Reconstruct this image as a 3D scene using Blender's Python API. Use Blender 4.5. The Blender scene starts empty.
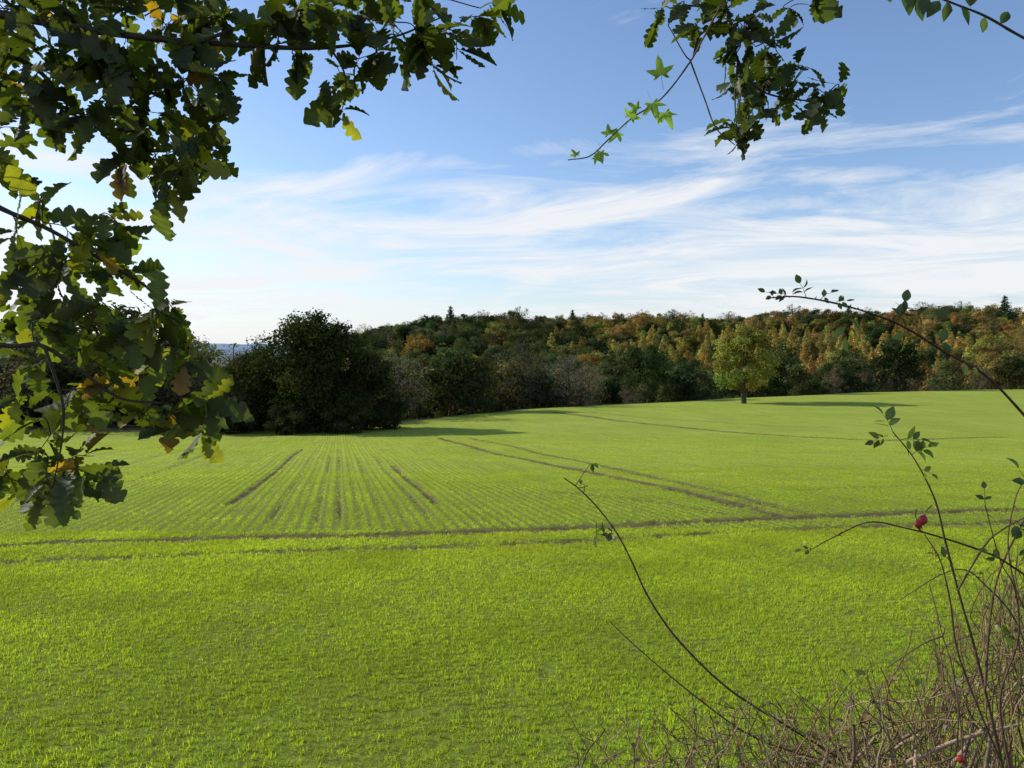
import bpy, math, numpy as np
from mathutils import Vector
rng=np.random.default_rng(7)
scene=bpy.context.scene
F=740.0; PITCH=math.atan(34/F)
SUN_EL=math.radians(27); SUN_AZ=math.radians(66)   # azimuth measured from +Y towards -X

# ---------------------------------------------------------------- helpers
def bearing(px,py):
    u=(px-512)/F; v=(384-py)/F
    dy=math.cos(PITCH)+v*math.sin(PITCH); dz=-math.sin(PITCH)+v*math.cos(PITCH)
    return u/dy, dz/dy
def at(px,py,d):
    u,w=bearing(px,py); return np.array([u*d,d,w*d])
def new_mat(name):
    m=bpy.data.materials.new(name); m.use_nodes=True; nt=m.node_tree; nt.nodes.clear()
    return m,nt,nt.nodes,nt.links
def make_mesh(name,verts,faces_list,mats=(),matidx=None,smooth=True,cols=None):
    """faces_list: list of int arrays (n,k)"""
    me=bpy.data.meshes.new(name)
    verts=np.asarray(verts,dtype=np.float32)
    me.vertices.add(len(verts)); me.vertices.foreach_set('co',verts.ravel())
    loops=np.concatenate([np.asarray(f).ravel() for f in faces_list]) if faces_list else np.zeros(0,int)
    tot=np.concatenate([np.full(len(f),np.asarray(f).shape[1]) for f in faces_list]) if faces_list else np.zeros(0,int)
    if len(tot):
        me.loops.add(len(loops)); me.loops.foreach_set('vertex_index',loops.astype(np.int32))
        me.polygons.add(len(tot))
        st=np.concatenate([[0],np.cumsum(tot)[:-1]])
        me.polygons.foreach_set('loop_start',st.astype(np.int32))
        me.polygons.foreach_set('loop_total',tot.astype(np.int32))
        if matidx is not None: me.polygons.foreach_set('material_index',np.asarray(matidx,dtype=np.int32))
        me.polygons.foreach_set('use_smooth',np.full(len(tot),smooth))
    for m in mats: me.materials.append(m)
    if cols is not None:
        a=me.attributes.new('col','FLOAT_COLOR','POINT')
        c=np.ones((len(verts),4),dtype=np.float32); c[:,:3]=cols
        a.data.foreach_set('color',c.ravel())
    me.update(); me.validate()
    return me
def add_obj(name,me,parent=None,loc=None):
    o=bpy.data.objects.new(name,me); scene.collection.objects.link(o)
    if parent: o.parent=parent
    if loc is not None: o.location=loc
    return o
class Builder:
    def __init__(s): s.v=[];s.f4=[];s.f3=[];s.m4=[];s.m3=[];s.c=[];s.n=0
    def add(s,v,f4=None,f3=None,mat=0,col=(1,1,1)):
        v=np.asarray(v,float)
        if f4 is not None and len(f4): f4=np.asarray(f4)+s.n; s.f4.append(f4); s.m4.append(np.full(len(f4),mat))
        if f3 is not None and len(f3): f3=np.asarray(f3)+s.n; s.f3.append(f3); s.m3.append(np.full(len(f3),mat))
        c=np.empty((len(v),3)); c[:]=col; s.c.append(c)
        s.v.append(v); s.n+=len(v)
    def mesh(s,name,mats,smooth=True):
        fl=[];mi=[]
        if s.f4: fl.append(np.concatenate(s.f4)); mi.append(np.concatenate(s.m4))
        if s.f3: fl.append(np.concatenate(s.f3)); mi.append(np.concatenate(s.m3))
        return make_mesh(name,np.concatenate(s.v),fl,mats,np.concatenate(mi),smooth,np.concatenate(s.c))
def smooth_path(P,n=6):
    P=np.asarray(P,float)
    if len(P)<3: 
        t=np.linspace(0,1,n+1)[:,None]; return P[0]*(1-t)+P[-1]*t
    Q=np.vstack([2*P[0]-P[1],P,2*P[-1]-P[-2]]); out=[]
    for i in range(1,len(Q)-2):
        for t in np.linspace(0,1,n,endpoint=False):
            a,b,c,d=Q[i-1],Q[i],Q[i+1],Q[i+2]
            out.append(.5*((2*b)+(-a+c)*t+(2*a-5*b+4*c-d)*t*t+(-a+3*b-3*c+d)*t**3))
    out.append(P[-1]); return np.array(out)
def tube(B,path,r0,r1,sides=5,mat=0,col=(1,1,1),knob=0.0):
    path=np.asarray(path,float); n=len(path)
    T=np.gradient(path,axis=0); T/=np.linalg.norm(T,axis=1)[:,None]+1e-9
    ref=np.array([.31,.52,.79]); 
    A=np.cross(T,ref); A/=np.linalg.norm(A,axis=1)[:,None]+1e-9
    C=np.cross(T,A)
    r=np.linspace(r0,r1,n)
    if knob: r=r*(1+knob*rng.uniform(-1,1,n))
    th=np.arange(sides)/sides*2*np.pi
    V=path[:,None]+r[:,None,None]*(A[:,None]*np.cos(th)[None,:,None]+C[:,None]*np.sin(th)[None,:,None])
    i=np.arange(n-1)[:,None]*sides; j=np.arange(sides)[None]; k=(j+1)%sides
    f=np.stack([i+j,i+k,i+sides+k,i+sides+j],-1).reshape(-1,4)
    B.add(V.reshape(-1,3),f4=f,mat=mat,col=col)
def unit(v): return v/(np.linalg.norm(v,axis=-1,keepdims=True)+1e-9)

# leaf templates (x across, y along, z normal) -------------------------------------
def strip_leaf(prof,fold=.12,bend=.25,wav=.03,seed=0,jw=.1,jy=.006):
    r=np.random.default_rng(seed); V=[];Fq=[]
    for i,(y,w) in enumerate(prof):
        z=-bend*y*y
        a=r.normal(0,wav,2); s=1+r.uniform(-jw,jw,2)
        V+=[[-w*s[0],y+jy*r.normal(),z+fold*w+a[0]],[0,y,z],[w*s[1],y+jy*r.normal(),z+fold*w+a[1]]]
        if i: 
            b=3*i; Fq+=[[b-3,b-2,b+1,b],[b-2,b-1,b+2,b+1]]
    return np.array(V),np.array(Fq)
def oakprofile(ph):
    pr=[(0,.008),(.09,.01)]
    for t in np.linspace(0,1,29):
        y=.1+.9*t
        env=.36*math.sin(math.pi*min(1,(t**.85)*.93+.03))**.7*(.5+.65*t)
        if t>.93: env=max(env,.12)*(1-(t-.93)/.075*.8)
        lob=.42+.58*abs(math.sin(math.pi*(4.0*t+ph)))**.7
        pr.append((y,max(.012,env*lob)))
    return pr
ovalp=[(0,.01),(.08,.015),(.15,.12),(.3,.24),(.5,.29),(.7,.23),(.87,.12),(1,.01)]
OAK=[strip_leaf(oakprofile(s*.11),f,b,w,s,.06) for s,(f,b,w) in enumerate([(.15,.2,.008),(.35,.35,.01),(.0,-.1,.012),(.5,.1,.01),(.2,.55,.015)])]
OVAL=[strip_leaf(ovalp,f,b,.01,s) for s,(f,b) in enumerate([(.2,.2),(.5,.35),(.1,0)])]
def palmate(seed):
    lob=[(-115,.42),(-90,.26),(-60,.75),(-32,.34),(0,1.0),(32,.34),(60,.75),(90,.26),(115,.42)]
    res=[]
    for a,rr in lob:
        if rr>.4:
            for da,k in ((-11,.72),(0,1),(11,.72)): res.append((a+da,rr*k))
        else: res.append((a,rr))
    V=[[0,.0,0]]; r=np.random.default_rng(seed)
    for a,rr in res:
        t=math.radians(a); V.append([.8*rr*math.sin(t),.25+.75*rr*math.cos(t),.06*r.normal()-.15*rr*rr])
    V[0]=[0,.25,0]
    f=[[0,i,i+1] for i in range(1,len(V)-1)]
    n=len(V); V+= [[-.008,.25,0],[.008,.25,0],[.008,-.3,.05],[-.008,-.3,.05]]
    f+=[[n,n+1,n+2],[n,n+2,n+3]]
    return np.array(V),np.array(f)
PALM=[palmate(s) for s in range(3)]
def put_leaves(B,T,pos,d,nrm,size,col,mat=1):
    pos=np.asarray(pos);d=unit(np.asarray(d)); side=unit(np.cross(d,nrm)); nn=np.cross(side,d)
    idx=rng.integers(0,len(T),len(pos))
    for k,(tv,tf) in enumerate(T):
        s=idx==k
        if not s.any(): continue
        p,dd,sd,nk,sz,cc=pos[s],d[s],side[s],nn[s],size[s],col[s]
        V=p[:,None]+sz[:,None,None]*(tv[None,:,0:1]*sd[:,None]+tv[None,:,1:2]*dd[:,None]+tv[None,:,2:3]*nk[:,None])
        f=tf[None]+(np.arange(len(p))*len(tv))[:,None,None]
        C=np.repeat(cc,len(tv),0)
        if tf.shape[1]==4: B.add(V.reshape(-1,3),f4=f.reshape(-1,4),mat=mat,col=C)
        else: B.add(V.reshape(-1,3),f3=f.reshape(-1,3),mat=mat,col=C)

# ---------------------------------------------------------------- materials
def leaf_mat(name,transl=.35,gloss=.08,rough=.4,instancer=False,noise=0,tboost=(1.3,1.5,.7)):
    m,nt,N,L=new_mat(name)
    out=N.new('ShaderNodeOutputMaterial')
    at1=N.new('ShaderNodeAttribute'); at1.attribute_name='col'
    col=at1.outputs['Color']
    if instancer:
        at2=N.new('ShaderNodeAttribute'); at2.attribute_name='icol'; at2.attribute_type='INSTANCER'
        mm=N.new('ShaderNodeMix'); mm.data_type='RGBA'; mm.blend_type='MULTIPLY'; mm.inputs[0].default_value=1
        L.new(col,mm.inputs[6]); L.new(at2.outputs['Color'],mm.inputs[7]); col=mm.outputs[2]
    if noise:
        tc=N.new('ShaderNodeTexCoord'); nz=N.new('ShaderNodeTexNoise'); nz.inputs['Scale'].default_value=noise; nz.inputs['Detail'].default_value=3
        L.new(tc.outputs['Object'],nz.inputs['Vector'])
        mr=N.new('ShaderNodeMapRange'); mr.inputs[1].default_value=.3; mr.inputs[2].default_value=.7; mr.inputs[3].default_value=.65; mr.inputs[4].default_value=1.3
        L.new(nz.outputs[0],mr.inputs[0])
        vm=N.new('ShaderNodeVectorMath'); vm.operation='SCALE'; L.new(col,vm.inputs[0]); L.new(mr.outputs[0],vm.inputs['Scale']); col=vm.outputs[0]
    df=N.new('ShaderNodeBsdfDiffuse'); L.new(col,df.inputs[0])
    tr=N.new('ShaderNodeBsdfTranslucent')
    vm=N.new('ShaderNodeVectorMath'); vm.operation='MULTIPLY'; L.new(col,vm.inputs[0]); vm.inputs[1].default_value=tboost; L.new(vm.outputs[0],tr.inputs[0])
    mx=N.new('ShaderNodeMixShader'); mx.inputs[0].default_value=transl; L.new(df.outputs[0],mx.inputs[1]); L.new(tr.outputs[0],mx.inputs[2])
    if gloss:
        gl=N.new('ShaderNodeBsdfGlossy'); gl.inputs['Roughness'].default_value=rough; gl.inputs[0].default_value=(1,1,1,1)
        m2=N.new('ShaderNodeMixShader'); m2.inputs[0].default_value=gloss; L.new(mx.outputs[0],m2.inputs[1]); L.new(gl.outputs[0],m2.inputs[2]); mx=m2
    L.new(mx.outputs[0],out.inputs[0]); return m
def bark_mat(name,c1,c2,scale=30,instancer=False):
    m,nt,N,L=new_mat(name); out=N.new('ShaderNodeOutputMaterial'); p=N.new('ShaderNodeBsdfPrincipled'); p.inputs['Roughness'].default_value=.85
    p.inputs['Specular IOR Level'].default_value=.2
    tc=N.new('ShaderNodeTexCoord'); nz=N.new('ShaderNodeTexNoise'); nz.inputs['Scale'].default_value=scale; nz.inputs['Detail'].default_value=6
    L.new(tc.outputs['Object'],nz.inputs['Vector']); cr=N.new('ShaderNodeValToRGB')
    cr.color_ramp.elements[0].position=.35; cr.color_ramp.elements[1].position=.65
    cr.color_ramp.elements[0].color=(*c1,1); cr.color_ramp.elements[1].color=(*c2,1)
    L.new(nz.outputs[0],cr.inputs[0])
    a=N.new('ShaderNodeAttribute'); a.attribute_name='col'
    mm=N.new('ShaderNodeMix'); mm.data_type='RGBA'; mm.blend_type='MULTIPLY'; mm.inputs[0].default_value=1
    L.new(cr.outputs[0],mm.inputs[6]); L.new(a.outputs[0],mm.inputs[7])
    L.new(mm.outputs[2],p.inputs['Base Color'])
    b=N.new('ShaderNodeBump'); b.inputs['Strength'].default_value=.5; b.inputs['Distance'].default_value=.01; L.new(nz.outputs[0],b.inputs['Height']); L.new(b.outputs[0],p.inputs['Normal'])
    L.new(p.outputs[0],out.inputs[0]); return m
M_bark=bark_mat('bark',(.05,.04,.03),(.13,.11,.085),20)
M_twig=bark_mat('twig_bark',(.65,.65,.65),(1.0,1.0,1.0),60)
M_oak=leaf_mat('oak_leaf',.5,.02,.5,noise=18,tboost=(2.4,2.5,.5))
M_green=leaf_mat('green_leaf',.5,.03,.5,noise=25)
M_tree=leaf_mat('tree_foliage',.25,0)
M_wood=leaf_mat('woodland_foliage',.3,0,instancer=True)
M_grass=leaf_mat('cereal_blade',.45,.0,.5,instancer=True,tboost=(1.25,1.3,.5))

# ---------------------------------------------------------------- terrain
_us=np.linspace(-1.6,1.6,641)
def _tab(u,v,s=18):
    t=np.interp(_us,u,v); k=np.exp(-.5*(np.arange(-3*s,3*s+1)/s)**2); k/=k.sum()
    return np.convolve(np.pad(t,3*s,mode='edge'),k,'valid')
_k=[-1.5,-.69,-.25,-.14,-.04,.15,.31,.47,.69,1.5]
_DE=[76,80,84,92,118,130,138,150,160,170]
_R=[.1135,.1135,.111,.102,.084,.0745,.066,.0572,.053,.05]
TD=_tab(_k,_DE); TH=_tab(_k,np.array(_R)*np.array(_DE))
THL=_tab([-1.5,-.34,-.2,0,1.5],[0,0,.95,1,1])
def height(x,y):
    x=np.asarray(x,float); y=np.asarray(y,float)
    yy=np.maximum(y,12.); u=np.clip(x/yy,-1.59,1.59)
    De=np.interp(u,_us,TD); He=np.interp(u,_us,TH); hl=np.interp(u,_us,THL)
    Hn=2.3+.09*y
    y0=45.; t=np.clip((y-y0)/(De-y0),0,1); L=De-y0
    h00=2*t**3-3*t**2+1;h10=t**3-2*t**2+t;h01=-2*t**3+3*t**2;h11=t**3-t**2
    Hf=h00*(2.3+.09*y0)+h10*L*.09+h01*He+h11*L*.02
    H=np.where(y<y0,Hn,Hf)
    T=np.interp(y,[0,200,260,350,450,550,700,1000,1800,2600,3400,4500,7000],[-18,-22,-22,-13,-1,11,12,0,-25,-30,-20,-20,-20])
    T=T+np.clip((u-.15)/.35,0,1)*3*np.clip((y-330)/200,0,1)*np.clip((1500-y)/600,0,1)
    Tl=np.interp(y,[0,110,300,1000,1800,2600,3400,4500,7000],[-12,-14,-25,-30,-30,0,58,40,30])
    Tl=Tl+np.where(y>2200,14*np.sin(x*.0021+1)+8*np.sin(x*.0057),0)*np.clip((y-2200)/1000,0,1)
    T=T*hl+Tl*(1-hl)+np.where(y>200,1.6*np.sin(x*.017+2)+1.6*np.sin(x*.041+y*.02),0)*np.clip((y-200)/80,0,1)
    s=np.clip((y-De)/60,0,1); s=s*s*(3-2*s)
    H=np.where(y>De,-((-He)*(1-s)+T*s),H)
    w=.05*np.sin(x*.21+.6*np.sin(y*.13))+.035*np.sin(y*.37+x*.11)
    H=H-w*np.clip((y-6)/20,0,1)*np.clip((200-y)/60,0,1)
    b=np.clip((3.4-y)/2.2,0,1); b=b*b*(3-2*b)
    H=H*(1-b)+1.55*b
    return -H
def ground_at(px,py):
    u,w=bearing(px,py); De=float(np.interp(u,_us,TD)); ys=np.linspace(3,De,4000)
    z=height(u*ys,ys); k=np.where(z>=w*ys)[0]
    y=ys[k[0]] if len(k) else De
    return (u*y,y)
tracks=[ # pts, width(m), strength
 ([(0,546),(80,542),(160,540),(260,537),(320,536),(400,534),(520,530),(600,526),(700,521),(800,517),(900,513),(1023,509)],.30,1.1),
 ([(0,562),(80,559),(160,556),(240,553),(330,550),(430,547),(540,543),(640,537),(740,532),(850,527),(1023,522)],.25,.75),
 ([(440,438),(480,449),(540,462),(600,474),(660,486),(700,495),(740,505),(780,515)],.28,1.1),
 ([(470,438),(520,448),(580,461),(640,474),(700,487),(760,502),(800,512)],.25,.8),
 ([(553,412),(600,418),(650,424),(700,429),(760,434),(830,438),(900,440),(1000,437)],.55,.85),
 ([(590,412),(640,417),(700,421),(760,425),(840,428)],.4,.45),
 ([(230,504),(262,482),(303,449)],.12,1.05),
 ([(437,503),(415,485),(393,466)],.11,1.0),
 ([(130,482),(175,466),(225,450)],.15,.5),
 ([(60,480),(130,463),(200,448)],.18,.4),
 ([(10,470),(90,456),(170,445)],.2,.4),
 ([(560,492),(640,500),(730,514)],.2,.5),
 ([(800,490),(900,486),(1020,480)],.2,.4),
]
TR=[(np.array([ground_at(*p) for p in pts]),w,s) for pts,w,s in tracks]
def vnoise(x,y,s,seed):
    r=np.random.default_rng(seed); g=r.random((64,64)); fx=(x*s)%64; fy=(y*s)%64
    i=fx.astype(int);j=fy.astype(int);tx=fx-i;ty=fy-j; tx=tx*tx*(3-2*tx);ty=ty*ty*(3-2*ty)
    i1=(i+1)%64;j1=(j+1)%64
    return (g[i,j]*(1-tx)+g[i1,j]*tx)*(1-ty)+(g[i,j1]*(1-tx)+g[i1,j1]*tx)*ty
def track_mask(x,y):
    m=np.zeros_like(x)
    for P,w,s in TR:
        P=smooth_path(np.c_[P,np.zeros(len(P))],4)[:,:2]
        lo=P.min(0)-2; hi=P.max(0)+2
        sel=(x>lo[0])&(x<hi[0])&(y>lo[1])&(y<hi[1])
        if not sel.any(): continue
        xs,ys=x[sel],y[sel]; bd=np.full(xs.shape,1e9)
        for a,b in zip(P[:-1],P[1:]):
            d=b-a; t=np.clip(((xs-a[0])*d[0]+(ys-a[1])*d[1])/(d@d+1e-9),0,1)
            bd=np.minimum(bd,np.hypot(xs-a[0]-t*d[0],ys-a[1]-t*d[1]))
        n1=vnoise(xs,ys,1.3,21); n2=vnoise(xs,ys,3.9,22)
        ww=w*(.55+.9*n1)
        m[sel]=np.maximum(m[sel],s*(.4+.85*n2)*np.exp(-(bd/ww)**2))
    # drilled rows that show as gaps in the middle of the field
    c=x*math.cos(math.radians(13.2))+y*math.sin(math.radians(13.2))
    env=np.clip((y-15)/1.5,0,1)*np.clip((62-y)/25,0,1)*np.exp(-((c-.3)/2.6)**4)
    pr=np.abs(((c/.5+.5)%1)-.5)*.5
    k=np.floor(c/.5+.5).astype(int)
    stg=np.array([.9,.35,.6,.25,.75,.5,.3,.85,.4,.65])[k%10]
    m=np.maximum(m,env*stg*np.exp(-(pr/.06)**2)*(.25+.9*vnoise(c*4,y,.45,23)))
    return m
sv=np.concatenate([[-6,-4,-2.8,-2,-1.5,-1.25,-1.05,-.95,-.87],np.linspace(-.8,.8,860),[.87,.95,1.05,1.25,1.5,2,2.8,4,6]])
yv=np.concatenate([np.linspace(-60,2,32),np.geomspace(2.2,180,660),np.geomspace(182,7000,140)])
S,Y=np.meshgrid(sv,yv); W=np.where(Y>0,np.abs(Y),0)+np.where(Y<6,(6-np.clip(Y,-60,6))*.6,0); X=S*np.maximum(W,3)
Z=height(X,Y); TM=track_mask(X.ravel(),Y.ravel())
Z=Z-.05*TM.reshape(Z.shape)
ny,nx=X.shape
ii=np.arange(ny-1)[:,None]*nx+np.arange(nx-1)[None]
gf=np.stack([ii,ii+1,ii+nx+1,ii+nx],-1).reshape(-1,4)
u_=np.clip(X/np.maximum(Y,12),-1.59,1.59); De_=np.interp(u_,_us,TD)
infield=np.clip((De_+1.5-Y)/1.5,0,1)*np.clip((Y-2.6)/.6,0,1)
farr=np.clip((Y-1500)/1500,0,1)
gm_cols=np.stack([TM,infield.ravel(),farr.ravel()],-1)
m,nt,N,L=new_mat('field_ground')
out=N.new('ShaderNodeOutputMaterial'); P=N.new('ShaderNodeBsdfPrincipled'); P.inputs['Roughness'].default_value=.95; P.inputs['Specular IOR Level'].default_value=.05
A=N.new('ShaderNodeAttribute'); A.attribute_name='col'; sp=N.new('ShaderNodeSeparateColor'); L.new(A.outputs[0],sp.inputs[0])
geo=N.new('ShaderNodeNewGeometry')
def noise(scale,detail=4,rough=.55,vec=None):
    n=N.new('ShaderNodeTexNoise'); n.inputs['Scale'].default_value=scale; n.inputs['Detail'].default_value=detail; n.inputs['Roughness'].default_value=rough
    L.new(vec or geo.outputs['Position'],n.inputs['Vector']); return n.outputs[0]
def mr(src,a,b,c=0,d=1):
    n=N.new('ShaderNodeMapRange'); n.inputs[1].default_value=a;n.inputs[2].default_value=b;n.inputs[3].default_value=c;n.inputs[4].default_value=d; L.new(src,n.inputs[0]); return n.outputs[0]
def mixc(f,a,b,bt='MIX'):
    n=N.new('ShaderNodeMix'); n.data_type='RGBA'; n.blend_type=bt
    if isinstance(f,float): n.inputs[0].default_value=f
    else: L.new(f,n.inputs[0])
    for s,v in ((6,a),(7,b)):
        if isinstance(v,tuple): n.inputs[s].default_value=(*v,1)
        else: L.new(v,n.inputs[s])
    return n.outputs[2]
def mth(op,a,b=0.0):
    n=N.new('ShaderNodeMath'); n.operation=op
    for s,v in ((0,a),(1,b)):
        if isinstance(v,(float,int)): n.inputs[s].default_value=v
        else: L.new(v,n.inputs[s])
    return n.outputs[0]
sxyz=N.new('ShaderNodeSeparateXYZ'); L.new(geo.outputs['Position'],sxyz.inputs[0])
cc_=mth('ADD',mth('MULTIPLY',sxyz.outputs[0],math.cos(math.radians(13.2))),mth('MULTIPLY',sxyz.outputs[1],math.sin(math.radians(13.2))))
along=mth('SUBTRACT',mth('MULTIPLY',sxyz.outputs[1],math.cos(math.radians(13.2))),mth('MULTIPLY',sxyz.outputs[0],math.sin(math.radians(13.2))))
cxy=N.new('ShaderNodeCombineXYZ'); L.new(cc_,cxy.inputs[0]); L.new(mth('MULTIPLY',along,.05),cxy.inputs[1])
rows=noise(2.2,4,.7,cxy.outputs[0])
drill=mth('COSINE',mth('MULTIPLY',cc_,2*math.pi/.25))
drill=mr(drill,-1,.2,.62,1.0)
headl=mr(sxyz.outputs[1],14.4,14.9,0,1)
drill=mth('ADD',mth('MULTIPLY',drill,headl),mth('MULTIPLY',mth('SUBTRACT',1.0,headl),.9))
soil=mixc(mr(noise(9,6),.35,.65),(.06,.042,.022),(.16,.12,.06))
green=mixc(mr(noise(.12,4),.35,.65),(.36,.45,.04),(.48,.55,.075))
green=mixc(mr(noise(6,6,.7),.35,.7),green,(.27,.37,.04))
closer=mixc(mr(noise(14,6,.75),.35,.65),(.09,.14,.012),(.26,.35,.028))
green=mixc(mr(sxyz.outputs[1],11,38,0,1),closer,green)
cover=mth('MULTIPLY',mth('MULTIPLY',mr(noise(7,5,.7),.25,.55,.65,1),mr(rows,.3,.6,.65,1)),drill)
tm=mth('MULTIPLY',sp.outputs[0],mr(noise(3.5,5,.75),.3,.6,.6,1.5))
cov=mth('MULTIPLY',cover,mth('SUBTRACT',1.0,mth('MINIMUM',tm,.92)))
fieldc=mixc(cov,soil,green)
rough=mixc(mr(noise(.5,5),.35,.65),(.06,.055,.025),(.10,.10,.04))
hazec=mixc(mr(noise(.004,4),.4,.6),(.16,.23,.32),(.24,.32,.40))  # aerial haze painted into the far hills as a bluish base colour
rough=mixc(sp.outputs[2],rough,hazec)
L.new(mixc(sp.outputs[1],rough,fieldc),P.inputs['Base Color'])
bp=N.new('ShaderNodeBump'); bp.inputs['Strength'].default_value=.6; bp.inputs['Distance'].default_value=.06; L.new(noise(12,6,.7),bp.inputs['Height']); L.new(bp.outputs[0],P.inputs['Normal'])
L.new(P.outputs[0],out.inputs[0]); M_ground=m
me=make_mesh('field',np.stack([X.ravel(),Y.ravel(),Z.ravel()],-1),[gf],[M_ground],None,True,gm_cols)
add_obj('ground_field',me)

# ---------------------------------------------------------------- instancing utility
def instancer(name,pts,rot,scl,idx,icol,protos):
    coll=bpy.data.collections.new(name+'_parts')
    for p in protos: coll.objects.link(p)
    me=bpy.data.meshes.new(name); n=len(pts); me.vertices.add(n); me.vertices.foreach_set('co',np.asarray(pts,dtype=np.float32).ravel())
    for nm,tp,key,arr in (('rot','FLOAT_VECTOR','vector',rot),('scl','FLOAT_VECTOR','vector',scl)):
        a=me.attributes.new(nm,tp,'POINT'); a.data.foreach_set(key,np.asarray(arr,dtype=np.float32).ravel())
    a=me.attributes.new('idx','INT','POINT'); a.data.foreach_set('value',np.asarray(idx,dtype=np.int32))
    a=me.attributes.new('icol','FLOAT_COLOR','POINT'); c=np.ones((n,4),dtype=np.float32); c[:,:3]=icol; a.data.foreach_set('color',c.ravel())
    o=add_obj(name,me)
    ng=bpy.data.node_groups.new(name,'GeometryNodeTree')
    ng.interface.new_socket('Geometry',in_out='INPUT',socket_type='NodeSocketGeometry'); ng.interface.new_socket('Geometry',in_out='OUTPUT',socket_type='NodeSocketGeometry')
    nd=ng.nodes; gi=nd.new('NodeGroupInput'); go=nd.new('NodeGroupOutput'); iop=nd.new('GeometryNodeInstanceOnPoints'); ci=nd.new('GeometryNodeCollectionInfo')
    ci.inputs['Collection'].default_value=coll; ci.inputs['Separate Children'].default_value=True; ci.inputs['Reset Children'].default_value=True
    def na(nm,tp):
        x=nd.new('GeometryNodeInputNamedAttribute'); x.data_type=tp; x.inputs['Name'].default_value=nm; return x.outputs['Attribute']
    l=ng.links
    l.new(gi.outputs[0],iop.inputs['Points']); l.new(ci.outputs[0],iop.inputs['Instance']); iop.inputs['Pick Instance'].default_value=True
    l.new(na('idx','INT'),iop.inputs['Instance Index']); l.new(na('rot','FLOAT_VECTOR'),iop.inputs['Rotation']); l.new(na('scl','FLOAT_VECTOR'),iop.inputs['Scale'])
    l.new(iop.outputs[0],go.inputs[0])
    md=o.modifiers.new('instances','NODES'); md.node_group=ng
    return o

# ---------------------------------------------------------------- cereal crop
def tuft(name,nb,spread,h,w,seg=3):
    B=Builder()
    for i in range(nb):
        a=rng.uniform(0,2*np.pi); base=np.array([rng.normal(0,spread),rng.normal(0,spread),-.01]) 
        hh=h*rng.uniform(.55,1.15); lean=rng.uniform(.1,.9); ww=w*rng.uniform(.7,1.2)
        d=np.array([math.cos(a),math.sin(a),0]); s=np.array([-d[1],d[0],0]); 
        tw=rng.uniform(-.6,.6); s=s*math.cos(tw)+d*math.sin(tw)
        V=[]
        st=((0,.7),(.4,1),(.75,.8),(1,.05)) if seg==3 else ((0,.9),(.55,1),(1,.1))
        for t,wd in st:
            c=base+d*hh*lean*t*t*.9+np.array([0,0,hh*(t-.3*lean*t*t)])
            V+=[c-s*ww*wd/2,c+s*ww*wd/2]
        c=np.array([1,1,1])*rng.uniform(.75,1.2); c=c*np.array([rng.uniform(.85,1.2),1,rng.uniform(.7,1.2)])
        B.add(V,f4=[[2*k,2*k+1,2*k+3,2*k+2] for k in range(len(st)-1)],mat=0,col=c)
    return bpy.data.objects.new(name,B.mesh(name,[M_grass]))
pro=[tuft('cereal_tuft_a%d'%i,8,.028,.056,.0056) for i in range(4)]+[tuft('cereal_tuft_b%d'%i,10,.05,.05,.012,2) for i in range(3)]
def rows_pts(y0,y1,rs,st,ang,umax=.78):
    R=y1*1.35; a=math.radians(ang); d=np.array([math.sin(a),math.cos(a)]); p=np.array([d[1],-d[0]])
    nn_=int(R/rs)+1; cs=rs*np.arange(-nn_,nn_+1); ts=np.arange(-R,R,st)
    out=[]
    for c in cs:
        t=ts+rng.uniform(-.5,.5,len(ts))*st*1.2
        off=c+rng.normal(0,rs*.18,len(ts))
        x=off*p[0]+t*d[0]; y=off*p[1]+t*d[1]
        k=(y>y0)&(y<=y1)&(np.abs(x)<umax*y+.3)
        if k.any(): out.append(np.c_[x[k],y[k]])
    return np.concatenate(out)
PT=[];IX=[];SC=[]
for (y0,y1,rs,st,ang,lo,hi,sc) in ((3.0,14.8,.115,.02,80,0,4,1.0),(14.8,32,.25,.034,-13.2,0,4,1.0),(32,72,.5,.11,-13.2,4,7,1.0)):
    p=rows_pts(y0,y1,rs,st,ang); x,y=p[:,0],p[:,1]
    tm=track_mask(x,y); nz=.4*vnoise(x,y,.8,1)+.3*vnoise(x,y,3.1,2)+.3*vnoise(x,y,8.3,5)
    De=np.interp(np.clip(x/np.maximum(y,12),-1.59,1.59),_us,TD)
    thin=np.clip((84-y)/22,0,1) if y1>60 else 1.0
    keep=(rng.random(len(x))>tm*1.6)&(rng.random(len(x))<(.25+nz*1.25)*thin)&(y<De-.3)
    x,y,nz=x[keep],y[keep],nz[keep]
    PT.append(np.c_[x,y,height(x,y)]); IX.append(rng.integers(lo,hi,len(x)))
    s=sc*rng.uniform(.65,1.2,len(x))*(.75+.4*nz); SC.append(np.c_[s,s,s])
PT=np.concatenate(PT);IX=np.concatenate(IX);SC=np.concatenate(SC); n=len(PT); print('TUFTS',n)
ROT=np.c_[rng.normal(0,.12,n),rng.normal(0,.12,n),rng.uniform(0,6.28,n)]
v=vnoise(PT[:,0],PT[:,1],.15,3)[:,None]; v2=vnoise(PT[:,0],PT[:,1],.9,4)[:,None]
GC=np.array([.36,.46,.035])*(1-v)+np.array([.48,.54,.055])*v
GC=GC*(.8+.4*v2)*rng.uniform(.78,1.22,(n,1))
instancer('cereal_crop',PT,ROT,SC,IX,GC,pro)

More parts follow.
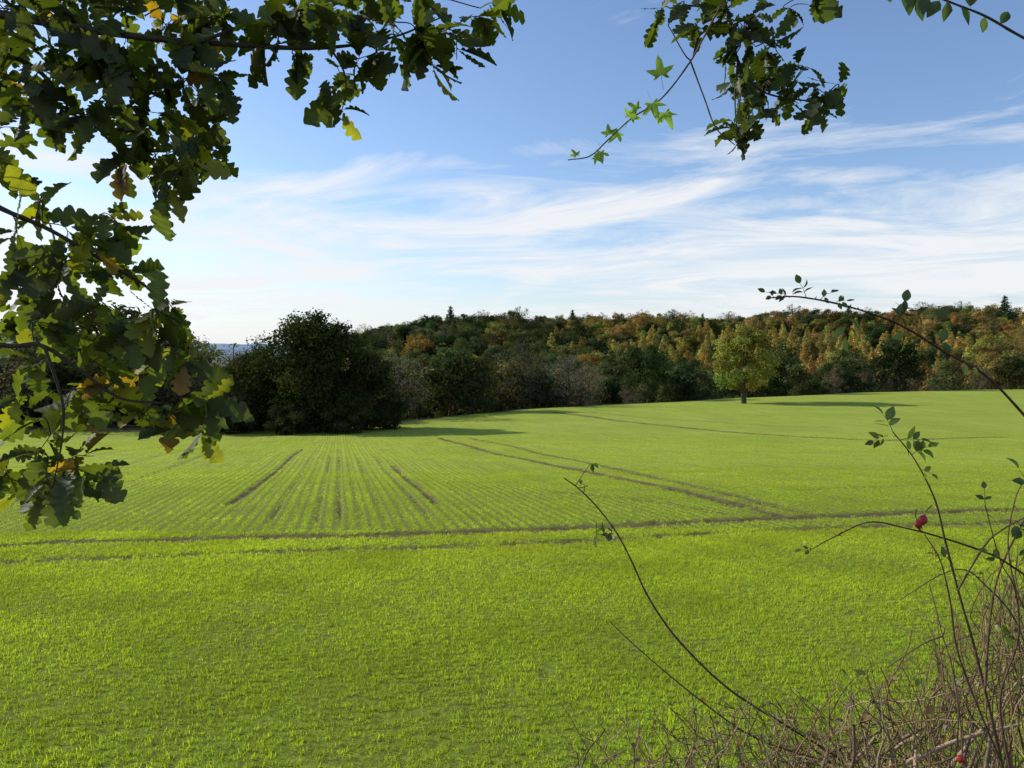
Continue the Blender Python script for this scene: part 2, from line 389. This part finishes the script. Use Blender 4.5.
# ---------------------------------------------------------------- trees
def tree_mesh(name,h,w,nl,leaf,lobes,base=.15,shape='round',mats=None,col=(.05,.07,.02),trunk_r=.3,seed=0,var=.3,core=.2):
    r=np.random.default_rng(seed); B=Builder()
    bark=(.8,.8,.8)
    tp=np.array([[0,0,-1.0],[.1,.05,h*.2],[-.1,.1,h*.45],[.15,0,h*.75],[0,0,h*.93]]); tp[1:,:2]*=w/10
    tube(B,smooth_path(tp,3),trunk_r*1.2,.04,7,0,bark)
    C=[];Rr=[]
    for i in range(lobes):
        t=(i+.5)/lobes; t=t*.98+.01+r.uniform(-.03,.03)
        if shape=='round': prof=math.sqrt(max(.02,1-(2*t-.95)**2*1.0)); 
        else: prof=max(.04,(1-t)**.8)
        z=h*(base+(1-base)*t*.95)
        ang=i*2.399+r.uniform(-.5,.5); rad=w/2*prof*(r.uniform(.45,.86) if shape!='cone' else r.uniform(.4,.8))
        c=np.array([math.cos(ang)*rad,math.sin(ang)*rad,z]); C.append(c)
        lr=(w*.5*r.uniform(.22,.4)*(.55+.5*prof)) if shape!='cone' else w*.28*(.25+prof*.8)
        Rr.append(lr)
        zb=max(h*.1,z-rad*.8)
        tube(B,smooth_path([[0,0,zb],[c[0]*.45,c[1]*.45,(zb+z)/2+.2],c],3),trunk_r*.3,.03,4,0,bark)
    for i in range(max(3,lobes//5)):
        z=h*(base+.15+(.7-base)*r.random()); C.append(np.array([r.normal(0,w*.1),r.normal(0,w*.1),z])); Rr.append(w*core if shape!='cone' else w*.12)
    C=np.array(C);Rr=np.array(Rr)
    pr=Rr**2; pr/=pr.sum(); k=r.choice(len(C),nl,p=pr)
    d=unit(r.normal(size=(nl,3))); d[:,2]=np.abs(d[:,2])*np.where(r.random(nl)<.72,1,-1)
    rr=r.random(nl)**.35
    lump=.75+.5*np.abs(np.sin(d[:,0]*5+k)*np.cos(d[:,1]*6+k*2)+.3*np.sin(d[:,2]*9))
    pos=C[k]+d*(Rr[k]*rr*lump)[:,None]*np.array([1,1,.78])
    pos[:,2]=np.maximum(pos[:,2],.15)
    nrm=unit(d*1.1+r.normal(0,.45,(nl,3))+np.array([0,0,.2]))
    a=unit(np.cross(nrm,r.normal(size=(nl,3)))); b=np.cross(nrm,a)
    sz=leaf*r.uniform(.5,1.3,nl)[:,None]
    V=np.stack([pos-a*sz*.5,pos+b*sz*.32,pos+a*sz*.5+nrm*sz*.1,pos-b*sz*.32],1)
    lc=r.uniform(1-var,1+var,(len(C),1))*np.array([1,1,1])*(1+np.c_[r.normal(0,.12,len(C)),np.zeros(len(C)),np.zeros(len(C))])
    cc=np.array(col)*lc[k]*r.uniform(.7,1.35,(nl,1))
    B.add(V.reshape(-1,3),f4=np.arange(nl*4).reshape(-1,4),mat=1,col=np.repeat(cc,4,0))
    return B.mesh(name,mats,False)
def place_tree(name,me,x,y,rot=0,s=1):
    o=add_obj(name,me,None,(x,y,float(height(x,y)))); o.rotation_euler[2]=rot; o.scale=(s,s,s); return o
TM_=[M_bark,M_tree]
def gx(px,d): return (px-512)/F*d
main=tree_mesh('broadleaf_tree',13.6,13.6,36000,.34,46,.02,'round',TM_,(.038,.05,.016),.4,11)
place_tree('broadleaf_tree',main,gx(317,84),84)
t2=tree_mesh('broadleaf_tree_b',10.2,9.5,18000,.32,32,.0,'round',TM_,(.055,.055,.022),.3,12)
place_tree('broadleaf_tree',t2,gx(254,86),86,1,.95)
place_tree('broadleaf_tree',t2,gx(366,86),86,3.2,.93)
t3=tree_mesh('hawthorn_bush',4.5,7,9000,.28,18,.0,'round',TM_,(.05,.055,.022),.15,13)
place_tree('hawthorn_bush',t3,gx(228,82),82)
place_tree('hawthorn_bush',t3,gx(385,87),87,2,.8)
place_tree('hawthorn_bush',t3,gx(290,79.5),79.5,4,.75)
place_tree('hawthorn_bush',t3,gx(345,80),80,5,.8)
oakm=tree_mesh('field_oak',13.0,11.0,20000,.38,30,.17,'round',TM_,(.24,.225,.05),.42,21)
gpx=ground_at(744,403.5); place_tree('oak_tree',oakm,gpx[0],gpx[1],2.2)
tr=tree_mesh('field_oak_b',9.5,9,12000,.36,26,.12,'round',TM_,(.15,.13,.04),.3,22)
place_tree('oak_tree',tr,gx(1012,168),168,1.3,1.0)

WM=[M_bark,M_wood]
wp=[]
for i in range(4): wp.append(bpy.data.objects.new('wood_a%d'%i,tree_mesh('wood_broad%d'%i,14,14,5200,.64,[9,13,18,11][i],.1,'round',WM,(1,1,1),.3,31+i,.4,.28)))
for i in range(2): wp.append(bpy.data.objects.new('wood_b%d'%i,tree_mesh('wood_larch%d'%i,15,8,3400,.58,26,.06,'cone',WM,(1,1,1),.25,41+i)))
for i in range(2): wp.append(bpy.data.objects.new('wood_c%d'%i,tree_mesh('wood_bare%d'%i,13,12,2800,.36,26,.12,'round',WM,(1,1,1),.3,51+i,.2)))
pts=[];ix=[];sc=[];cl=[]
def wt(x,y,k,s,c,hz=1.0,v=.4):
    pts.append((x,y,float(height(x,y))-.3)); ix.append(k); sc.append((s*rng.uniform(.85,1.2),s*rng.uniform(.85,1.2),s*hz)); cl.append(np.array(c)*rng.uniform(1-v,1+v)*np.array([rng.uniform(.88,1.15),1,rng.uniform(.85,1.1)]))
y=95.
DG=(.052,.07,.028);OL=(.10,.105,.04);GB=(.13,.11,.08);OR=(.25,.165,.055);LA=(.36,.28,.08);YG=(.22,.22,.06)
while y<660:
    sp_=8.5 if y<240 else 12.5
    xs=np.arange(-.85*y,.85*y,sp_)
    xs=xs+rng.uniform(-5.5,5.5,len(xs)); 
    for x in xs:
        yy=y+rng.uniform(-5,5); u=x/yy; De=float(np.interp(u,_us,TD))
        if yy<De+7: continue
        hl=float(np.interp(u,_us,THL))
        if hl<.5 and yy>330 : continue
        q=rng.random(); ns=vnoise(np.array([x+500]),np.array([yy]),.018,9)[0]; n3=vnoise(np.array([x+900]),np.array([yy]),.012,19)[0]
        if yy<230:
            s=rng.uniform(.55,1.1)
            if .27<u<.36 and yy<190: s*=.7
            if u>.12: s*=.75
            if u<-.25: s=rng.uniform(.66,.88)
            if u<-.46: s=rng.uniform(.9,1.15)
            if q<.5: wt(x,yy,rng.integers(0,4),s*1.05,DG if ns<.62 else OL)
            elif q<.86: wt(x,yy,rng.integers(6,8),s,GB)
            else: wt(x,yy,rng.integers(0,4),s*.9,OL)
        elif .05<u<.62 and yy<500:
            pl=ns>.38   # larch plantation blocks, mixed broadleaf between them
            if pl and q<.66: wt(x,yy,rng.integers(4,6),rng.uniform(.8,1.25),LA if n3>.42 else OR,v=.3)
            elif q<.72: wt(x,yy,rng.integers(0,4),rng.uniform(.6,1.05),OR if rng.random()<.4 else OL)
            elif q<.84: wt(x,yy,rng.integers(0,4),rng.uniform(.6,1.0),YG)
            else: wt(x,yy,rng.integers(0,4),rng.uniform(.7,1.25),DG)
        else:
            s=rng.uniform(.5,1.05)*(.75+.6*ns)
            if q>.85: s*=1.35
            r2=rng.random()
            if u>.1: c=OR if r2<.33 else (LA if r2<.45 else (OL if r2<.68 else (DG if r2<.9 else YG)))
            else: c=DG if r2<.5 else (OL if r2<.78 else (OR if r2<.83 else (YG if r2<.87 else GB)))
            k=rng.integers(0,4) if q<.8 else rng.integers(6,8)
            if q>.985: k=4
            wt(x,yy,k,s*1.12,c)
    y+=sp_*.85
print('WOOD',len(pts)); n=len(pts)
instancer('distant_woodland',np.array(pts),np.c_[np.zeros(n),np.zeros(n),rng.uniform(0,6.28,n)],np.array(sc),np.array(ix),np.array(cl),wp)

# ---------------------------------------------------------------- foreground oak
B=Builder(); net=[]
tc=(.075,.058,.042)
def limb(pxs,d0,d1,r0,r1,B=B,net=net,col=tc,mat=0,sides=6,pre=None):
    ds=np.linspace(d0,d1,len(pxs)); P=[at(a,b,d) for (a,b),d in zip(pxs,ds)]
    if pre is not None: P=list(pre)+P
    S=smooth_path(P,6); tube(B,S,r0,r1,sides,mat,col,.12); net.append(S); return S
trunk=[(-2.9,.9,-2.2),(-2.85,.9,-1.0),(-2.75,.95,.3),(-2.8,1.0,1.6),(-2.7,1.0,3.2)]
tube(B,smooth_path(trunk,6),.26,.14,12,2,(1,1,1),.06)
T1=np.array([-2.78,.97,.6]); T2=np.array([-2.75,.95,.1]); T3=np.array([-2.8,1.,1.4]); T4=np.array([-2.8,.92,-.4])
limb([(-150,-30),(-40,5),(60,25),(150,38),(240,45),(320,48),(390,38),(440,18)],1.7,2.0,.016,.002,pre=[T1,T1+[.5,.4,.0]])
limb([(-120,150),(0,208),(50,230),(110,265),(150,290),(178,330),(200,390)],1.7,1.9,.009,.0015,pre=[T2,T2+[.5,.4,.1]])
limb([(-120,320),(0,345),(40,345),(80,370),(120,398),(170,405),(215,425)],1.6,1.8,.008,.0015,pre=[T4,T4+[.5,.35,.2]])
limb([(-100,40),(20,60),(70,105),(110,140),(160,190)],1.8,2.1,.010,.0015,pre=[T1,T1+[.5,.4,.0]])
limb([(45,348),(62,400),(62,440),(50,500)],1.65,1.7,.004,.0015)
limb([(200,42),(260,20),(330,5),(420,-5),(480,8)],1.9,2.1,.005,.0015)
limb([(330,47),(345,75),(345,105)],1.95,1.95,.003,.0012)
ros=[(330,92),(342,112),(300,60),(370,55),(400,25),(418,58),(440,72),(450,28),(482,10),(430,2),(380,5),(335,8),(290,15),(255,50),(345,60),(320,30),(300,5),(262,15),(405,60),(360,15),(455,60),(490,12),(345,85),(425,40),
(20,110),(60,95),(110,90),(150,95),(200,105),(222,130),(190,150),(215,75),(85,125),(-5,145),(15,175),(130,185),(150,165),(160,205),(175,120),(140,140),(212,160),(120,160),(170,180),(95,110),(30,130),(185,130),(200,170),(130,120),(50,120),
(10,240),(40,225),(62,250),(92,238),(20,280),(60,285),(112,222),(128,240),(-5,310),(110,285),(140,275),(150,305),(176,312),(130,330),(168,345),(190,368),(152,370),(200,400),(213,428),(198,448),(100,345),(60,325),(30,320),(165,405),(125,395),(90,385),(25,375),(5,400),(60,415),(30,455),(5,470),(52,485),(90,455),(108,470),(45,512),(100,425),(140,425),(75,490),(20,490),(0,340),(80,410),(165,430),(40,300),(75,265),(145,345),(20,430),(60,500),(30,260),(90,310),(120,360),(50,460)]
for gx_ in range(-20,240,29):
    for gy_ in range(-20,95,25): ros.append((gx_+rng.uniform(-12,12),gy_+rng.uniform(-10,10)))
def rosettes(B,net,ros,dep,size,nlo,nhi,T,colf,mat=1,twr=.0017,jd=.22,jit=6):
    allp=np.concatenate(net)
    LP=[];LD=[];LN=[];LS=[];LC=[]
    for (a,b) in ros:
        c=at(a+rng.uniform(-jit,jit),b+rng.uniform(-jit,jit),dep+rng.uniform(-jd,jd))
        dd=np.linalg.norm((allp-c)*np.array([1,.6,1]),axis=1); k=dd.argmin(); p=allp[k]
        mid=(p+c)/2+rng.normal(0,.02,3)+np.array([0,0,.02]); S=smooth_path([p,mid,c],5); tube(B,S,twr,twr*.55,5,0,tc,.1)
        allp=np.vstack([allp,S[3:]])
        ax=unit(c-mid)
        n=rng.integers(nlo,nhi+1)
        for i in range(n):
            t=rng.random()**.6; pos=S[int(4+t*(len(S)-5))]
            d=unit(ax*.45+rng.normal(0,.75,3)+np.array([0,0,-.28]))
            nr=unit(np.array([0,-.35,.7])+rng.normal(0,.6,3))
            LP.append(pos);LD.append(d);LN.append(nr);LS.append(size*rng.uniform(.5,1.2)); LC.append(colf(a,b))
    put_leaves(B,T,np.array(LP),np.array(LD),np.array(LN),np.array(LS),np.array(LC),mat)
def oakcol(a,b):
    q=rng.random(); c=np.array([.046,.06,.015])*rng.uniform(.5,1.4)
    if b>180: c=c*1.35
    if q<(.18 if b>180 else .10): c=np.array([.15,.15,.02])  # some leaves paler: backlight put into their colour
    if q<.022 or (b>360 and 60<a<130 and q<.16): c=np.array([.19,.11,.022])*rng.uniform(.5,1.2)
    return c
rosettes(B,net,ros,1.88,.092,6,10,OAK,oakcol)
net2=[]
S=smooth_path([T3,(-1.8,1.3,2.0),(-.6,1.7,2.0),(.2,1.95,1.55),at(715,-30,2.0)],6); tube(B,S,.06,.008,8,0,tc,.05)
limb([(715,-30),(730,20),(738,60),(760,90),(800,100),(838,100)],2.0,2.0,.005,.0015,net=net2)
limb([(738,60),(735,100),(738,150)],2.0,1.95,.003,.0014,net=net2)
limb([(690,60),(705,100),(716,128),(735,145)],2.0,1.95,.0025,.0014,net=net2)
limb([(730,20),(700,35),(690,60),(668,25)],2.0,2.0,.0035,.0014,net=net2)
limb([(730,-10),(790,-5),(850,-2),(905,-4)],2.0,2.0,.004,.0015,net=net2)
ros2=[(668,12),(660,20),(695,5),(700,32),(735,25),(722,60),(750,52),(760,85),(775,75),(795,70),(800,100),(830,98),(835,92),(820,118),(815,110),(740,110),(735,145),(745,138),(728,130),(730,88),(765,112),(780,40),(765,20),(820,2),(760,-5),(715,-10),(730,5),(845,2),(745,70),(755,100),(790,90),(740,40),(705,15),(785,5),(750,125),(740,90),(780,95),(770,60)]
rosettes(B,net2,ros2,2.0,.068,5,9,OAK,lambda a,b:np.array([.037,.05,.015])*rng.uniform(.6,1.6),jd=.12)
oak=add_obj('overhanging_oak_tree',B.mesh('overhanging_oak_tree',[M_twig,M_oak,M_bark]))

# sycamore spray + top right twig
B=Builder(); net3=[]; gt=(.16,.10,.055)
limb([(760,-60),(735,-20),(705,35),(690,62),(662,98),(632,118),(608,140),(590,156),(568,160)],1.9,1.75,.003,.0012,B,net3,gt)
def one(B,T,px,py,d,ang,size,col,tilt=.5,mat=1):
    a=math.radians(ang); dr=np.array([math.cos(a),rng.uniform(-.3,.3),math.sin(a)])
    put_leaves(B,T,np.array([at(px,py,d)]),np.array([dr]),np.array([[rng.uniform(-.4,.4),-1,tilt]]),np.array([size]),np.array([col]),mat)
yg=(.26,.37,.035)
for (a,b,g,s) in ((662,82,100,.066),(650,98,-70,.06),(662,108,-60,.06),(628,122,60,.05),(622,130,-140,.045),(610,138,100,.04),(600,148,-80,.04),(640,112,140,.04),(592,155,-30,.035),(578,158,120,.03)):
    one(B,PALM,a,b,1.8,g,s,np.array(yg)*rng.uniform(.7,1.2),.2)
limb([(1090,70),(1024,38),(985,16),(950,2),(900,-20),(860,-60)],1.7,1.8,.0035,.002,B,net3,(.08,.06,.045))
for (a,b,g,s) in ((985,16,-100,.04),(960,5,-60,.05),(940,0,-130,.05),(925,-8,-100,.06),(905,-15,-80,.07),(1000,25,60,.04),(885,-30,-70,.07),(970,8,80,.05),(948,0,-90,.045),(915,-5,-60,.06)):
    one(B,OVAL,a,b,1.75,g,s,np.array((.07,.10,.02))*rng.uniform(.7,1.4))
add_obj('sycamore_spray',B.mesh('sycamore_spray',[M_twig,M_green]))

# ---------------------------------------------------------------- dog rose (right)
B=Builder(); net4=[]; rc=(.11,.06,.035); gc=(.10,.12,.04)
def thorns(S,n,r=.004):
    for i in range(n):
        k=rng.integers(1,len(S)-1); p=S[k]; d=unit(rng.normal(size=3)); tube(B,[p,p+d*.004,p+d*.009+[0,0,-.003]],.0016,.0002,4,0,(.15,.07,.04))
def rleaf(px,py,d,ang,n=5,size=.03,col=(.07,.10,.025)):
    """pinnate rose leaf"""
    a=math.radians(ang); dr=np.array([math.cos(a),rng.uniform(-.3,.3),math.sin(a)]); p=at(px,py,d)
    L_=size*1.5; tube(B,smooth_path([p,p+dr*L_*.5+[0,0,.004],p+dr*L_],3),.0007,.0004,4,0,gc)
    ups=np.array([-dr[2],0,dr[0]])
    for i in range(n):
        if i==n-1: q=p+dr*L_; dd=dr
        else:
            t=.35+.3*(i//2); q=p+dr*L_*t; dd=unit(dr*.6+ups*(1 if i%2 else -1)+rng.normal(0,.15,3))
        put_leaves(B,OVAL,np.array([q]),np.array([dd]),np.array([unit(np.array([0,-.6,.8])+rng.normal(0,.5,3))]),np.array([size*rng.uniform(.8,1.25)]),np.array([np.array(col)*rng.uniform(.7,1.4)]),1)
def stem(pxs,d0,d1,r0,r1,c=rc,th=6):
    S=limb(pxs,d0,d1,r0*.85,r1*.85,B,net4,c); thorns(S,th); return S
stem([(1120,560),(1070,470),(1024,415),(985,375),(945,352),(900,325),(850,307),(800,297),(768,298)],1.5,1.35,.004,.0014,(.10,.055,.035),14)
for a in ((900,322,70,5,.026),(893,318,20,5,.024),(820,300,30,3,.018),(806,297,120,5,.018),(790,298,160,5,.016),(775,298,150,3,.014),(848,308,-100,5,.034),(935,345,20,3,.028),(905,328,-95,3,.02),(960,360,-30,3,.02),(835,303,10,5,.014),(910,316,5,3,.026)):
    rleaf(a[0],a[1],1.38,a[2],a[3],a[4],(.13,.17,.03) if a[2]<-90 else (.08,.11,.025))
stem([(1010,800),(992,720),(975,650),(958,590),(945,540),(935,500),(915,460),(893,432)],1.5,1.35,.004,.0013,(.12,.085,.045),14)
for a in ((893,432,120,5,.024),(900,440,0,5,.024),(912,455,30,5,.02),(920,470,-20,3,.018),(888,436,200,5,.018),(950,560,160,3,.018)): rleaf(a[0],a[1],1.36,a[2],a[3],a[4],(.11,.14,.03))
stem([(1060,600),(1010,565),(985,552),(940,537),(905,528),(870,522),(838,535),(810,550)],1.45,1.4,.0028,.001,(.11,.065,.04),10)
stem([(958,590),(985,545),(1005,528),(1030,515)],1.42,1.4,.0025,.0012,(.12,.08,.045),6)
stem([(985,690),(990,620),(1000,570),(1024,520),(1045,480)],1.45,1.5,.0028,.002,(.13,.075,.045),6)
stem([(1000,760),(960,660),(950,600),(940,560),(925,535)],1.42,1.36,.003,.001,(.12,.075,.045),6)
stem([(1010,770),(1000,700),(1018,640),(1015,590),(1000,560),(985,505)],1.35,1.3,.0028,.001,(.12,.075,.045),6)
stem([(1040,690),(1015,620),(985,585),(965,570),(940,575),(900,600)],1.5,1.5,.0026,.001,(.15,.10,.06),6)
stem([(1050,640),(1020,600),(1008,545),(1015,500),(1024,480)],1.45,1.45,.0026,.001,(.15,.10,.06),6)
rleaf(1030,490,1.4,120,3,.03,(.06,.09,.03)); rleaf(985,505,1.3,90,3,.018); rleaf(1000,560,1.35,150,3,.018); rleaf(812,549,1.4,190,3,.012)
rleaf(1015,520,1.4,-60,5,.022); rleaf(1000,640,1.4,30,5,.02)
m,nt,N,L=new_mat('rose_hip'); out=N.new('ShaderNodeOutputMaterial'); P=N.new('ShaderNodeBsdfPrincipled'); nzz=N.new('ShaderNodeTexNoise'); nzz.inputs['Scale'].default_value=80
cr=N.new('ShaderNodeValToRGB'); cr.color_ramp.elements[0].color=(.28,.01,.012,1); cr.color_ramp.elements[1].color=(.45,.025,.02,1); L.new(nzz.outputs[0],cr.inputs[0]); L.new(cr.outputs[0],P.inputs['Base Color']); P.inputs['Roughness'].default_value=.35; L.new(P.outputs[0],out.inputs[0]); M_hip=m
def hip(px,py,d,tilt=0.3,s=1):
    p=at(px,py,d); ax=unit(np.array([math.sin(tilt),-.2,-math.cos(tilt)])); a=unit(np.cross(ax,[0,1,.2])); b=np.cross(ax,a); V=[];f=[]
    prof=[(0,.0012),(.001,.003),(.004,.0058),(.008,.0068),(.012,.006),(.0155,.0035),(.0165,.0018),(.018,.0022),(.0182,.0003)]
    for t,r in prof:
        for k in range(10):
            th=k/10*6.2832; V.append(p+ax*t*s+(a*math.cos(th)+b*math.sin(th))*r*s)
    for i in range(len(prof)-1):
        for k in range(10): f.append([i*10+k,i*10+(k+1)%10,i*10+10+(k+1)%10,i*10+10+k])
    B.add(V,f4=f,mat=2)
    for k in range(5):
        th=k/5*6.28; e=p+ax*.017*s; tube(B,[e,e+ax*.004+(a*math.cos(th)+b*math.sin(th))*.004,e+ax*.006+(a*math.cos(th)+b*math.sin(th))*.007],.0008,.0003,4,0,(.1,.07,.04))
    tube(B,smooth_path([p,p-ax*.01,p-ax*.02+[.005,0,0]],3),.0008,.001,4,0,gc)
hip(925,515,1.33,-.5,1.2); hip(917,520,1.34,.2,1.0); hip(957,756,1.36,.9,1.0)
add_obj('dog_rose_bush',B.mesh('dog_rose_bush',[M_twig,M_green,M_hip]))

# bramble stem
B=Builder(); net5=[]
limb([(900,830),(850,768),(790,728),(730,690),(680,642),(650,600),(632,562),(618,535),(598,508),(578,488),(564,478)],2.1,1.7,.0038,.0012,B,net5,(.12,.07,.045))
rosettes(B,net5,[(606,535),(596,528),(612,532),(602,540),(600,530),(590,470),(575,482)],1.75,.03,1,2,OVAL,lambda a,b:np.array([.07,.10,.028]),jd=.02,twr=.001)
limb([(850,768),(760,740),(700,700),(640,650),(610,622)],2.0,1.9,.0028,.001,B,net5,(.13,.08,.05))
add_obj('bramble',B.mesh('bramble',[M_twig,M_green]))

# ---------------------------------------------------------------- cut hedge (bottom right)
B=Builder(); net6=[]
def envelope(px): return np.interp(px,[560,620,700,780,850,900,950,1000,1060],[735,712,698,688,680,660,610,560,520])
cols=[(.27,.18,.095),(.19,.13,.07),(.38,.28,.16),(.12,.08,.045),(.20,.17,.07),(.24,.14,.075)]
for i in range(310):
    px=560+510*rng.random()**.68; d=rng.uniform(1.5,2.6)
    top=envelope(px)+abs(rng.normal(0,50))*(1 if rng.random()<.9 else .2)
    tip=at(px,top,d); base=at(px+rng.uniform(-60,160),0,d); base=np.array([base[0],d+rng.uniform(-.2,.3),-1.75])
    mid=(tip+base)/2+np.array([rng.normal(0,.09),rng.normal(0,.09),.12]); m2=tip*.75+base*.25+np.array([rng.normal(0,.05),rng.normal(0,.05),.05])
    S=smooth_path([base,mid,m2,tip],6)
    S=S+np.cumsum(rng.normal(0,.0045,S.shape),0)
    c=cols[rng.integers(len(cols))]; r0=rng.uniform(.0016,.0042); tube(B,S,r0,r0*.3,5,0,c,.15); net6.append(S)
    for j in range(rng.integers(1,5)):
        k=rng.integers(8,len(S)-2); p=S[k]; d_=unit(rng.normal(size=3)+np.array([0,0,.35])); l=rng.uniform(.04,.15)
        Q=smooth_path([p,p+d_*l*.5+rng.normal(0,.012,3),p+d_*l+rng.normal(0,.025,3)],4)
        tube(B,Q,r0*.45,r0*.2,4,0,c,.1)
for i in range(34):
    px=rng.uniform(820,1060); d=rng.uniform(1.4,2.0); top=rng.uniform(725,785)-max(0,(px-950))*.3
    tip=at(px,top,d); ang=rng.normal(.4,.4); l=rng.uniform(.12,.3); base=tip-np.array([math.sin(ang),rng.normal(0,.3),math.cos(ang)])*l
    S=smooth_path([base,(base+tip)/2+rng.normal(0,.015,3),tip],5); tube(B,S,rng.uniform(.004,.007),rng.uniform(.003,.004),7,0,(.40,.30,.18) if rng.random()<.5 else (.2,.14,.09),.12)
hp=np.concatenate([s[10:] for s in net6]); k=rng.choice(len(hp),560); n=len(k)
lc=np.where(rng.random((n,1))<.65,np.array([[.12,.15,.03]]),np.array([[.2,.11,.03]]))*rng.uniform(.6,1.4,(n,1))
put_leaves(B,OVAL,hp[k],rng.normal(size=(n,3)),rng.normal(0,.5,(n,3))+np.array([0,0,1]),rng.uniform(.012,.028,n),lc,1)
add_obj('hedge',B.mesh('hedge',[M_twig,M_green]))

# ---------------------------------------------------------------- sun, sky, camera
to_sun=Vector((-math.sin(SUN_AZ)*math.cos(SUN_EL),math.cos(SUN_AZ)*math.cos(SUN_EL),math.sin(SUN_EL)))
sl=bpy.data.lights.new('sun','SUN'); sl.energy=5.0; sl.angle=math.radians(.5); sl.color=(1,.95,.86)
so=bpy.data.objects.new('sun',sl); scene.collection.objects.link(so); so.rotation_euler=to_sun.to_track_quat('Z','Y').to_euler(); so.location=(-30,10,30)
w=bpy.data.worlds.new('World'); scene.world=w; w.use_nodes=True; nt=w.node_tree; N=nt.nodes; L=nt.links; N.clear()
out=N.new('ShaderNodeOutputWorld'); bg=N.new('ShaderNodeBackground'); bg.inputs[1].default_value=.15
sky=N.new('ShaderNodeTexSky'); sky.sky_type='NISHITA'; sky.sun_disc=False; sky.sun_elevation=SUN_EL; sky.sun_rotation=-SUN_AZ; sky.air_density=1; sky.dust_density=.5; sky.ozone_density=2.5
geo=N.new('ShaderNodeTexCoord')
sx=N.new('ShaderNodeSeparateXYZ'); L.new(geo.outputs['Generated'],sx.inputs[0])
zc=mth('ADD',mth('MAXIMUM',sx.outputs[2],0.0),.08)
cx=N.new('ShaderNodeCombineXYZ'); L.new(mth('DIVIDE',sx.outputs[0],zc),cx.inputs[0]); L.new(mth('DIVIDE',sx.outputs[1],zc),cx.inputs[1])
mp=N.new('ShaderNodeMapping'); mp.vector_type='TEXTURE'; mp.inputs['Rotation'].default_value=(0,0,math.radians(-20)); mp.inputs['Scale'].default_value=(1.4,.9,1); L.new(cx.outputs[0],mp.inputs[0])
def wnoise(scale,detail,rough,dist,vec,off=0):
    n=N.new('ShaderNodeTexNoise'); n.inputs['Scale'].default_value=scale; n.inputs['Detail'].default_value=detail; n.inputs['Roughness'].default_value=rough; n.inputs['Distortion'].default_value=dist
    if off:
        a=N.new('ShaderNodeVectorMath'); a.operation='ADD'; a.inputs[1].default_value=(off,off*.7,off); L.new(vec,a.inputs[0]); vec=a.outputs[0]
    L.new(vec,n.inputs['Vector']); return n.outputs[0]
c1=wnoise(1.2,10,.62,1.0,mp.outputs[0],3.3)
c2=wnoise(.45,4,.5,.3,mp.outputs[0],7.1)
cc=mth('ADD',mth('MULTIPLY',c1,.76),mth('MULTIPLY',c2,.38))
elev=mr(sx.outputs[2],.20,.32,.0,-.16)
elev2=mr(sx.outputs[2],.0,.20,.04,.045)
cc=mth('ADD',mth('ADD',cc,elev),elev2)
cm=mr(cc,.51,.70,0,.92)
haze=mr(sx.outputs[2],0,.24,.88,0)
h2=mth('MULTIPLY',haze,haze)
base=mixc(h2,mixc(1.0,sky.outputs[0],(1.04,1.07,1.16),'MULTIPLY'),(5.0,5.4,5.9))
L.new(mixc(cm,base,(6.0,6.1,6.25)),bg.inputs[0]); L.new(bg.outputs[0],out.inputs[0])
cam=bpy.data.cameras.new('camera'); cam.sensor_width=36; cam.lens=F*36/1024; cam.clip_start=.05; cam.clip_end=12000
co=bpy.data.objects.new('camera',cam); scene.collection.objects.link(co); co.rotation_euler=(math.pi/2-PITCH,0,0); scene.camera=co
scene.view_settings.view_transform='Standard'; scene.view_settings.look='None'; scene.view_settings.exposure=0
